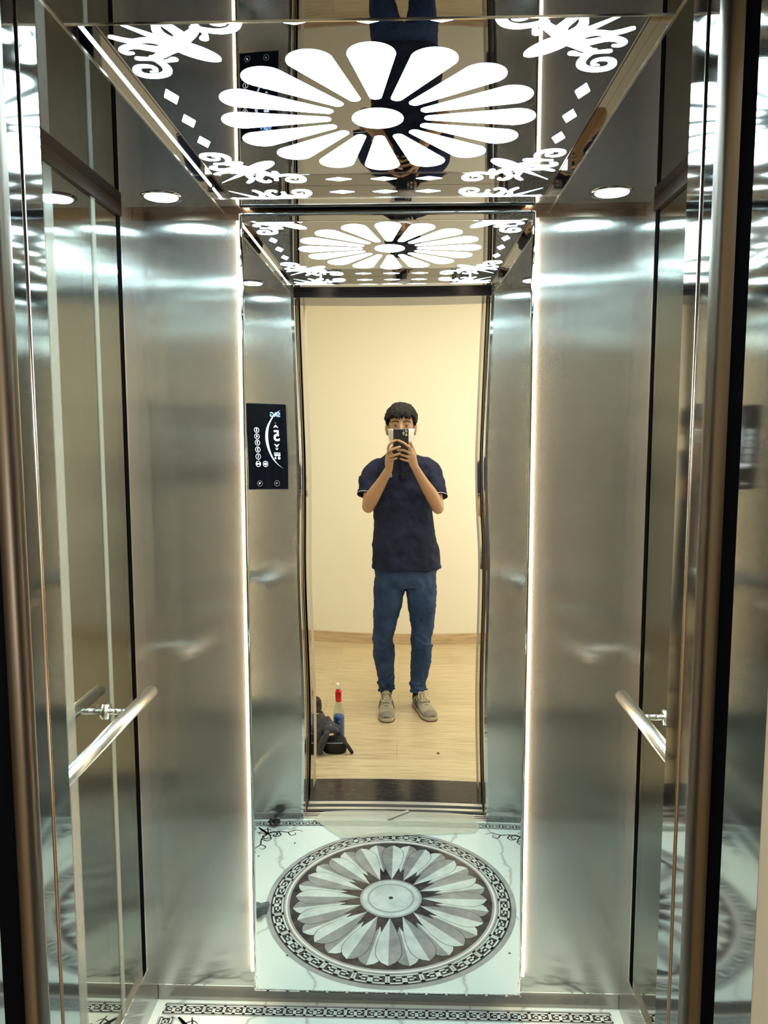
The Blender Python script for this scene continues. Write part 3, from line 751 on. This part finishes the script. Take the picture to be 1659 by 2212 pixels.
# head
HX, HY = .037, -.268
body.rings([(HX, HY + .045, 1.474, .018, .018), (HX, HY + .040, 1.480, .036, .040), (HX, HY + .028, 1.500, .053, .062), (HX, HY + .012, 1.530, .063, .081), (HX, HY + .006, 1.560, .0695, .088),
            (HX, HY + .003, 1.590, .0725, .091), (HX, HY, 1.620, .0745, .093), (HX, HY - .003, 1.650, .074, .092), (HX, HY - .005, 1.675, .064, .080), (HX, HY - .006, 1.692, .043, .055), (HX, HY - .006, 1.699, .015, .02)], 36, ex=2.15)
body.rtube([(HX, HY + .088, 1.602, .008), (HX, HY + .099, 1.582, .0095), (HX, HY + .106, 1.560, .012)])       # nose
for s in (-1, 1):
    body.rtube([(HX + s * .012, HY + .084, 1.612, .007), (HX + s * .034, HY + .083, 1.616, .0075), (HX + s * .055, HY + .066, 1.610, .006)], sub=4)   # brow ridge
    body.ball((HX + s * .082, HY - .004, 1.568), (.010, .017, .031), 0, 16, 12)        # ear
    body.rtube([(HX + s * .088, HY - .006, 1.594, .0055), (HX + s * .091, HY - .014, 1.574, .0055), (HX + s * .082, HY - .006, 1.545, .005)], sub=4)
    body.ball((HX + s * .030, HY + .078, 1.588), (.0155, .012, .010), 0, 16, 10)       # eyelids
# neck and torso core, inside the clothes
body.rtube([(.042, -.300, 1.40, .058), (.040, -.290, 1.46, .053), (.038, -.278, 1.52, .052)])
body.rings([(.047, BY, .80, .13, .085), (.047, BY, .95, .125, .08), (.047, BY, 1.10, .125, .078), (.047, BY, 1.25, .14, .085), (.047, BY, 1.34, .13, .070), (.045, BY + .01, 1.385, .08, .05)], 32)
# arms
LS, LE, LW = (-.125, -.335, 1.372), (-.160, -.205, 1.158), (-.032, -.058, 1.366)
RS, RE, RW = (.220, -.335, 1.378), (.248, -.205, 1.165), (.116, -.052, 1.376)
def lerp(a, b_, t_): return tuple(a[i] + (b_[i] - a[i]) * t_ for i in range(3))
for A, E_, W_ in ((LS, LE, LW), (RS, RE, RW)):
    body.rtube([(A[0] + (.02 if A is LS else -.02), A[1], A[2] - .02, .030), (*lerp(A, E_, .5), .038), (*E_, .037)])
    s = -1 if A is LS else 1
    m1 = lerp(E_, W_, .28); m2 = lerp(E_, W_, .65)
    body.rtube([(*E_, .036), (m1[0] + s * .006, m1[1], m1[2] - .002, .0405), (*m2, .030), (*W_, .0225)], flat=((.5, -.6, .3), .92))
# legs, inside the jeans, and feet
for hx, kx, ax in ((-.04, -.080, -.068), (.135, .146, .125)):
    body.rtube([(hx, BY, .82, .075), ((hx + kx) / 2, BY + .01, .62, .062), (kx, BY + .02, .44, .045), ((kx + ax) / 2, BY + .0, .26, .043), (ax, -.325, .08, .030)])
# hands: palm, four fingers each, thumb
def finger(pts, r=.0082):
    n_ = len(pts); body.rtube([(*p, r * (1 - .17 * i / (n_ - 1))) for i, p in enumerate(pts)], 12, 5)
body.rtube([(*LW, .0225), (-.030, fy(1.40, -.010), 1.400, .0265), (-.026, fy(1.43, -.002), 1.430, .0265), (-.028, fy(1.452, .0), 1.452, .017)], flat=((-.45, 1, 0), .62))
finger([(-.032, fy(1.452, .0), 1.452), (-.034, fy(1.478, .010), 1.478), (-.016, fy(1.502, .016), 1.502), (.008, fy(1.514, .015), 1.5135)])
finger([(-.034, fy(1.445, .006), 1.446), (-.028, fy(1.462, .024), 1.460), (.000, fy(1.472, .031), 1.4715), (.031, fy(1.481, .029), 1.4805)])
finger([(-.031, fy(1.43, .008), 1.428), (-.019, fy(1.434, .028), 1.434), (.008, fy(1.441, .032), 1.441), (.031, fy(1.448, .029), 1.448)])
finger([(-.026, fy(1.41, .006), 1.410), (-.011, fy(1.417, .025), 1.416), (.012, fy(1.424, .029), 1.424)], .0072)
finger([(-.036, fy(1.40, -.022), 1.405), (-.036, fy(1.43, -.030), 1.432), (-.022, fy(1.46, -.026), 1.460), (-.008, fy(1.485, -.022), 1.482)], .010)
body.rtube([(*RW, .0225), (.104, fy(1.405, -.008), 1.405, .027), (.096, fy(1.435, -.002), 1.435, .027), (.092, fy(1.455, .002), 1.455, .017)], flat=((.45, 1, 0), .62))
finger([(.096, fy(1.458, .002), 1.456), (.086, fy(1.474, .015), 1.4745), (.056, fy(1.498, .016), 1.4975), (.022, fy(1.513, .013), 1.5125)])
finger([(.094, fy(1.445, .006), 1.442), (.081, fy(1.452, .016), 1.4525), (.050, fy(1.463, .016), 1.4635), (.018, fy(1.464, .012), 1.464)])
finger([(.090, fy(1.428, .006), 1.425), (.070, fy(1.432, .017), 1.432), (.038, fy(1.441, .014), 1.441)])
finger([(.084, fy(1.408, .004), 1.408), (.063, fy(1.414, .016), 1.413), (.034, fy(1.420, .014), 1.4205)], .0072)
finger([(.112, fy(1.42, -.012), 1.420), (.114, fy(1.447, -.014), 1.447), (.101, fy(1.475, -.010), 1.475), (.090, fy(1.500, -.004), 1.501)], .0098)
fuse(body.build('body', M_skin, man), .0032, 3)

# hair: cap shell cut along a hairline, with tufts
hv = MB(); U_, V_ = 64, 30; rnd = random.Random(2); vs_ = []; keep = []
for i in range(V_ + 1):
    ph = PI / 2 - (PI * .80) * i / V_
    for k in range(U_):
        a = 2 * PI * k / U_; c_, s_ = math.cos(a), math.sin(a)
        rx, ry, rz = .0835, .102, .080
        j = 1 + .03 * math.sin(a * 17 + i * .5) + .03 * rnd.uniform(-1, 1)
        zc = 1.624
        zt = zc + rz * math.sin(ph)
        if zt < 1.625: rx *= 1 - .10 * min(1, (1.625 - zt) / .03)
        x = HX + rx * math.cos(ph) ** .86 * c_ * j if math.cos(ph) > 0 else HX
        y = HY - .006 + ry * math.cos(ph) ** .86 * s_ * j if math.cos(ph) > 0 else HY
        vs_.append((x, y, zc + rz * math.sin(ph) * (1 + (.02 * math.sin(a * 13)) * (ph > .6)))); keep.append((a, ph))
def lowz(a):
    f_ = math.sin(a)                      # +1 towards the face
    if f_ > .55: return 1.634 + .005 * math.sin(a * 9 + 1) + .004 * math.sin(a * 31)
    if f_ > .10: return 1.592 + (f_ - .10) / .45 * .038
    if f_ > -.35: return 1.598
    return 1.535
fs_ = []
for i in range(V_):
    for k in range(U_):
        q = (i * U_ + k, i * U_ + (k + 1) % U_, (i + 1) * U_ + (k + 1) % U_, (i + 1) * U_ + k)
        a = 2 * PI * (k + .5) / U_; zc = sum(vs_[t_][2] for t_ in q) / 4
        if zc > lowz(a): fs_.append(q)
hv.add(vs_, fs_, 0, True); ho = hv.build('hair', M_hair, man)
sd = ho.modifiers.new('solid', 'SOLIDIFY'); sd.thickness = .012; sd.offset = -1
displace(ho, .022, .012, .5); displace(ho, .007, .005, .5)
tf = MB()
for k in range(120):
    a = rnd.uniform(.12, PI - .12); x = HX + .079 * math.cos(a); y = HY - .004 + .098 * math.sin(a)
    z0 = 1.654 + rnd.uniform(-.008, .018); l = rnd.uniform(.020, .034) if abs(math.cos(a)) < .8 else rnd.uniform(.035, .05)
    tf.tube([(x * 1, y, z0), (HX + (x - HX) * 1.0, y + .004, z0 - l * .5), (HX + (x - HX) * .985 + rnd.uniform(-.004, .004), y - .001, z0 - l)], [.0035, .003, .0004], 5)
for k in range(60):
    a = rnd.uniform(0, 2 * PI); q = rnd.uniform(.3, 1)
    x = HX + .06 * q * math.cos(a); y = HY + .06 * q * math.sin(a); z0 = 1.705 - .02 * q * q
    tf.tube([(x, y, z0 - .012), (x + rnd.uniform(-.006, .006), y + .006, z0 + .004), (x + rnd.uniform(-.012, .012), y + .014, z0 + rnd.uniform(.003, .009))], [.004, .003, .0004], 5)
tf.build('fringe', M_hair, ho)
# eyes and brows
for s in (-1, 1):
    ex_, ey_, ez_ = HX + s * .031, HY + .0835, 1.5865
    e = MB().ball((ex_, ey_, ez_), (.0125, .0085, .0048), 0, 18, 10).build('eye', mat('eye_white', (.45, .40, .36), .3), man)
    MB().ball((ex_, ey_ + .006, ez_), (.0055, .0034, .0044), 0, 14, 8).build('iris', M_blackp, e)
    mb = MB(); mb.tube(spline([(ex_ - .014, ey_ + .0035, ez_ + .004), (ex_, ey_ + .0085, ez_ + .0072), (ex_ + .014, ey_ + .0035, ez_ + .004)], 5), .0014, 8); mb.build('eyelash', M_hair, e)
    mb = MB(); mb.tube(spline([(HX + s * .013, HY + .0935, 1.6085), (HX + s * .034, HY + .0925, 1.6145), (HX + s * .055, HY + .072, 1.609)], 6), [.0038] * 6 + [.0034] * 6 + [.0012], 8, flat=((0, 0, 1), .8)); mb.build('eyebrow', M_hair, man)
# face mask
mk = MB(); vs_ = []; NU, NV = 24, 12
for j in range(NV + 1):
    t_ = j / NV; z = 1.574 - .082 * t_
    for i in range(NU + 1):
        a = R(8 + (180 - 16) * i / NU)
        fr = [(1.474, .018, .022), (1.50, .058, .068), (1.53, .067, .086), (1.56, .0735, .092), (1.60, .076, .094)]
        rx = np.interp(z, [f_[0] for f_ in fr], [f_[1] for f_ in fr]); ry = np.interp(z, [f_[0] for f_ in fr], [f_[2] for f_ in fr])
        bul = .022 * max(0, math.sin(a)) ** 6 * math.sin(PI * min(1, t_ * .8 + .2)) + .003 * math.sin(t_ * PI * 6) * math.sin(a) ** 2
        vs_.append((HX + (rx + .004) * math.cos(a), HY + .006 + (ry + .004 + bul) * math.sin(a), z - .004 * max(0, math.sin(a)) ** 8 * (1 - t_)))
mk.add(vs_, [(j * (NU + 1) + i, j * (NU + 1) + i + 1, (j + 1) * (NU + 1) + i + 1, (j + 1) * (NU + 1) + i) for j in range(NV) for i in range(NU)], 0, True)
mo = mk.build('face_mask', M_mask, man); mo['label'] = 'white face mask'
sd = mo.modifiers.new('solid', 'SOLIDIFY'); sd.thickness = .002
for s in (-1, 1):
    mb = MB(); mb.tube(spline([(HX + s * .076, HY + .02, 1.572), (HX + s * .083, HY - .012, 1.600), (HX + s * .085, HY - .026, 1.575), (HX + s * .070, HY + .014, 1.502)], 5), .0012, 6); mb.build('ear_loop', M_mask, mo)

# shirt
sh = MB()
sh.rings([(.053, BY, .802, .211, .130), (.053, BY, .815, .209, .129), (.051, BY, .90, .198, .124), (.048, BY, 1.0, .188, .120), (.046, BY, 1.10, .176, .116), (.046, BY, 1.18, .172, .116), (.047, BY, 1.26, .176, .117),
          (.047, BY, 1.33, .184, .112), (.048, BY + .003, 1.375, .176, .100), (.046, BY + .008, 1.405, .150, .086), (.044, BY + .014, 1.428, .112, .074), (.042, BY + .022, 1.448, .076, .066), (.041, BY + .03, 1.462, .058, .060)], 48, ex=2.25)
sh.rtube([(-.095, BY, 1.368, .050), (-.130, BY + .012, 1.338, .056), (-.154, BY + .050, 1.280, .056)])
sh.rtube([(.190, BY, 1.374, .050), (.222, BY + .012, 1.345, .056), (.243, BY + .050, 1.287, .056)])
for A, E_, cx in ((LS, LE, -.166), (RS, RE, .250)):
    s = -1 if A is LS else 1
    a = Vector((cx - s * .006, BY + .045, 1.300)); b_ = Vector((cx + s * .002, -.252, 1.222)); d = (b_ - a).normalized()
    sh.tube([a, a.lerp(b_, .5), b_], [.053, .055, .057], 24)
so = fuse(sh.build('shirt', M_shirt, man), .0055, 5)
displace(so, .10, .030); displace(so, .04, .009)
so['label'] = 'navy polo shirt'
for A, E_, cx in ((LS, LE, -.166), (RS, RE, .250)):
    s = -1 if A is LS else 1
    a = Vector((cx - s * .006, BY + .045, 1.300)); b_ = Vector((cx + s * .002, -.252, 1.222)); d = (b_ - a).normalized()
    mb = MB(); P = [];
    u_ = d.cross(Vector((1, 0, 0))).normalized(); v_ = d.cross(u_)
    pr = [b_ + d * .004 + (u_ * math.cos(t_) + v_ * math.sin(t_)) * .058 for t_ in np.linspace(0, 2 * PI, 33)]
    mb.tube(pr, .0019, 8, caps=False); mb.build('sleeve_piping', M_white, so)
    mb = MB(); n_ = 32
    c0 = [b_ - d * .012 + (u_ * math.cos(2 * PI * k / n_) + v_ * math.sin(2 * PI * k / n_)) * .0585 for k in range(n_)]
    c1_ = [b_ + d * .010 + (u_ * math.cos(2 * PI * k / n_) + v_ * math.sin(2 * PI * k / n_)) * .0595 for k in range(n_)]
    mb.add(c0 + c1_, [(k, (k + 1) % n_, n_ + (k + 1) % n_, n_ + k) for k in range(n_)], 0, True)
    cf = mb.build('sleeve_cuff', M_shirt_d, so); q = cf.modifiers.new('solid', 'SOLIDIFY'); q.thickness = .003
# collar and placket
for s in (-1, 1):
    pts = [(.041 + s * math.sin(t_) * .060, -.296 + math.cos(t_) * .062) for t_ in np.linspace(R(16), R(180), 15)]
    vs_ = []
    for i, (x, y) in enumerate(pts):
        ox, oy = (x - .041), (y + .296); t_ = i / 14; dz = .030 * t_
        vs_ += [(x, y, 1.448 + dz), (.041 + ox * 1.28, -.296 + oy * 1.22 + .004, 1.430 + dz - .012 * (1 - t_))]
    mb = MB().add(vs_, [(2 * i, 2 * i + 1, 2 * i + 3, 2 * i + 2) for i in range(14)], 0, True)
    c_ = mb.build('collar', M_shirt_d, so); q = c_.modifiers.new('solid', 'SOLIDIFY'); q.thickness = .004; q.offset = 0
    mb = MB(); mb.tube([Vector(vs_[2 * i + 1]) for i in range(15)], .0012, 6); mb.build('collar_piping', M_white, so)
pl = MB(); vs_ = []
for i in range(9):
    z = 1.425 - .125 * i / 8; y = np.interp(z, [1.30, 1.33, 1.375, 1.405, 1.428], [BY + .120, BY + .117, BY + .108, BY + .099, BY + .093])
    vs_ += [(.030, y, z), (.054, y, z)]
pl.add(vs_, [(2 * i, 2 * i + 1, 2 * i + 3, 2 * i + 2) for i in range(8)], 0, True)
po = pl.build('placket', M_shirt_d, so); q = po.modifiers.new('solid', 'SOLIDIFY'); q.thickness = .004; q.offset = 0
for z in (1.40, 1.365, 1.33): MB().lathe([(.0001, 0), (.0045, 0), (.0045, .0025), (.0001, .003)], (.042, np.interp(z, [1.30, 1.33, 1.375, 1.405, 1.428], [BY + .122, BY + .119, BY + .110, BY + .101, BY + .095]), z), 14, axis='y').build('button', M_blackp, so)
ey = BY + .1225
em = MB()
def q2(a, b_, w_=.0012):
    d = Vector((b_[0] - a[0], 0, b_[1] - a[1])).normalized(); nrm = Vector((-d.z, 0, d.x)) * w_
    A = Vector((a[0], ey, a[1])); B = Vector((b_[0], ey, b_[1])); em.add([A + nrm, B + nrm, B - nrm, A - nrm], [(0, 1, 2, 3)])
ex0, ez0 = -.028, 1.328
for a, b_ in (((-.011, -.011), (.006, -.011)), ((.006, -.011), (.010, -.006)), ((.010, -.006), (.006, .012)), ((.006, .012), (-.001, .010)), ((-.011, -.008), (.004, .008)), ((-.004, -.009), (.006, .002)), ((-.011, -.011), (-.006, .008))):
    q2((ex0 + a[0], ez0 + a[1]), (ex0 + b_[0], ez0 + b_[1]))
eo = em.build('chest_emblem', M_white, so); q = eo.modifiers.new('solid', 'SOLIDIFY'); q.thickness = .006; q.offset = 0
# hem band
hm = MB(); n_ = 60
for z_, r_ in ():
    pass

# jeans
jn = MB()
jn.rings([(.049, BY, .70, .150, .100), (.049, BY, .74, .178, .112), (.050, BY, .80, .186, .114), (.050, BY, .86, .176, .108), (.050, BY, .90, .168, .10)], 40, ex=2.3)
jn.rtube([(-.040, BY, .76, .092), (-.047, BY + .002, .66, .090), (-.065, BY + .008, .56, .080), (-.080, BY + .014, .46, .068), (-.086, BY + .014, .40, .064), (-.083, BY + .004, .30, .064), (-.076, BY - .002, .20, .056), (-.069, -.328, .12, .050)], 24)
jn.rtube([(.138, BY, .76, .092), (.143, BY + .002, .66, .090), (.150, BY + .008, .56, .080), (.150, BY + .014, .46, .068), (.147, BY + .014, .40, .064), (.144, BY + .004, .30, .064), (.134, BY - .002, .20, .056), (.127, -.328, .12, .050)], 24)
rf = random.Random(11)
for cx, side in ((-.084, -1), (.148, 1)):
    for z_, tilt, r_ in ((.425, .03, .063), (.395, -.035, .0645), (.365, .02, .060), (.155, .02, .053), (.125, -.025, .053), (.105, .015, .051)):
        cxx = cx if z_ > .2 else (-.071 if side < 0 else .129); cyy = BY + .012 if z_ > .2 else -.328
        pts = []
        for t_ in np.linspace(R(20), R(200), 14) if tilt > 0 else np.linspace(R(-20), R(150), 14):
            pts.append((cxx + r_ * math.cos(t_) * .97, cyy + r_ * math.sin(t_) * .97, z_ + tilt * math.cos(t_) + .006 * math.sin(3 * t_), .0075))
        jn.rtube(pts, 8, 2)
jo = fuse(jn.build('jeans', M_jean, man), .0048, 4); displace(jo, .06, .018); displace(jo, .022, .006); jo['label'] = 'faded blue jeans bunched at the knees'

# shoes
def shoe(cx, cy, ang, name='shoe'):
    M_ = Matrix.Translation((cx, cy, 0)) @ Matrix.Rotation(-ang, 4, 'Z')
    up = MB()
    # outline along local +y, heel at 0, toe at .28
    st = [(.0, .028, .030, .062), (.03, .036, .040, .085), (.07, .037, .046, .088), (.11, .038, .048, .080), (.15, .042, .043, .068), (.19, .047, .036, .056), (.23, .048, .029, .046), (.26, .041, .024, .040), (.278, .026, .018, .032)]
    seg = 24; vs_ = []
    for (y, hw, hz, top) in st:
        for k in range(seg):
            a = 2 * PI * k / seg; c_, s_ = math.cos(a), math.sin(a)
            zc = (top + .016) / 2; zr = (top - .016) / 2
            vs_.append((hw * math.copysign(abs(c_) ** .8, c_) * (1 - .28 * max(0, s_)), y, zc + zr * math.copysign(abs(s_) ** .8, s_)))
    n_ = len(st); fs_ = [(i * seg + k, i * seg + (k + 1) % seg, (i + 1) * seg + (k + 1) % seg, (i + 1) * seg + k) for i in range(n_ - 1) for k in range(seg)] + [tuple(range(seg))[::-1], tuple((n_ - 1) * seg + k for k in range(seg))]
    up.add(vs_, fs_, 0, True); up.xf(M_); uo = up.build('shoe', M_shoe, man)
    sb = uo.modifiers.new('sub', 'SUBSURF'); sb.levels = 1; sb.render_levels = 1
    # sole: outsole and midsole
    def outline(off):
        L = [(-.026 - off, .01), (-.036 - off, .04), (-.038 - off, .10), (-.043 - off, .16), (-.049 - off, .21), (-.045 - off, .25), (-.028, .283 + off), (.0, .291 + off), (.028, .283 + off), (.045 + off, .25), (.050 + off, .21), (.045 + off, .16), (.038 + off, .10), (.036 + off, .04), (.026 + off, .01), (.0, -.006 - off)]
        return spline(L, 3, True)
    so_ = MB().poly(outline(.002), .001, 0, .008).xf(M_).build('outsole', M_sole, uo)
    MB().poly(outline(.001), .009, 0, .013).xf(M_).build('midsole', M_solew, uo)
    # toe guard
    tg = MB()
    for k, (y, hw, top) in enumerate([(.205, .0485, .0525), (.24, .047, .046), (.265, .038, .040), (.282, .022, .030)]):
        for a in np.linspace(R(8), R(172), 13): tg.v.append((hw * math.cos(a) * 1.03, y, .020 + (top - .016) * math.sin(a)))
    tg.f = [(k * 13 + i, k * 13 + i + 1, (k + 1) * 13 + i + 1, (k + 1) * 13 + i) for k in (1, 2) for i in range(12)]; tg.m = [0] * len(tg.f); tg.sm = [True] * len(tg.f)
    tg.xf(M_).build('toe_guard', M_shoe2, uo)
    # tongue
    tn = MB(); tn.rtube([(0, .085, .100, .019), (0, .115, .090, .021), (0, .15, .073, .020)], flat=((0, .6, 1), .35)); tn.xf(M_).build('tongue', M_shoe, uo)
    for k in range(5):
        y = .105 + .019 * k; z = .098 - .0085 * k
        l = MB(); l.tube(spline([(-.022, y, z - .010), (0, y + .004, z + .0035), (.022, y, z - .010)], 5), .0026, 8); l.xf(M_).build('lace', M_lace, uo)
    for s_ in (-1, 1):
        l = MB(); l.tube(spline([(0, .108, .103), (s_ * .020, .118, .110), (s_ * .034, .145, .092), (s_ * .022, .165, .074), (s_ * .006, .13, .092)], 6), .0024, 8); l.xf(M_).build('lace_bow', M_lace, uo)
    # N emblem on both sides
    for s_ in (-1, 1):
        nm = MB()
        def pt(y, z): return (s_ * (.0415 + .006 * (y - .11) / .05 - (z - .04) * .20), y, z)
        def barq(a, b_, w_=.0045):
            dy, dz = b_[0] - a[0], b_[1] - a[1]; l = math.hypot(dy, dz); ny, nz_ = -dz / l * w_, dy / l * w_
            nm.add([pt(a[0] + ny, a[1] + nz_), pt(b_[0] + ny, b_[1] + nz_), pt(b_[0] - ny, b_[1] - nz_), pt(a[0] - ny, a[1] - nz_)], [(0, 1, 2, 3)])
        barq((.095, .026), (.088, .062)); barq((.088, .062), (.132, .026)); barq((.132, .026), (.125, .062))
        no = nm.xf(M_).build('side_emblem', M_nmark, uo); q = no.modifiers.new('solid', 'SOLIDIFY'); q.thickness = .004; q.offset = 0
    sk = MB(); sk.tube([(0, .045, .055), (0, .045, .135)], [.036, .033], 20); sk.xf(M_).build('sock', M_bagb, uo)
    return uo
shoe(-.074, -.352, R(2)); shoe(.112, -.372, R(19))

# phone, held in front of the mask; its lens is the place the picture is taken from
ph = empty('smartphone', (CX, -.006, HC)); tag(ph, 'black smartphone with camera cluster held up in both hands before the face', 'phone')
ph.rotation_euler = (pi_, 0, 0); bpy.context.view_layer.update()
Mp = ph.matrix_world.copy()
px0, px1, pz1, pz0 = -.063, .022, .020, -.138
ob = MB().box(px0, px1, -.0085, 0, pz0, pz1).xf(Mp).build('phone_body', mat('phone_case', (.004, .006, .014), .32), ph); q = ob.modifiers.new('b', 'BEVEL'); q.width = .004; q.segments = 3
ob = MB().box(-.014, .017, 0, .0012, -.019, .015).xf(Mp).build('camera_plate', M_blackp, ph); q = ob.modifiers.new('b', 'BEVEL'); q.width = .001; q.segments = 2
for (x, z, r_) in ((-.0065, -.002, .0062), (.0085, .0075, .0062), (.0085, -.0105, .0062), (-.0065, .0105, .0026), (-.0065, -.0135, .0022)):
    MB().lathe([(r_ * .62, .0012), (r_ * .66, .0022), (r_, .0022), (r_, .0012)], (x, 0, z), 24, axis='y').xf(Mp).build('lens_ring', M_chrome, ph)
bpy.context.view_layer.update()
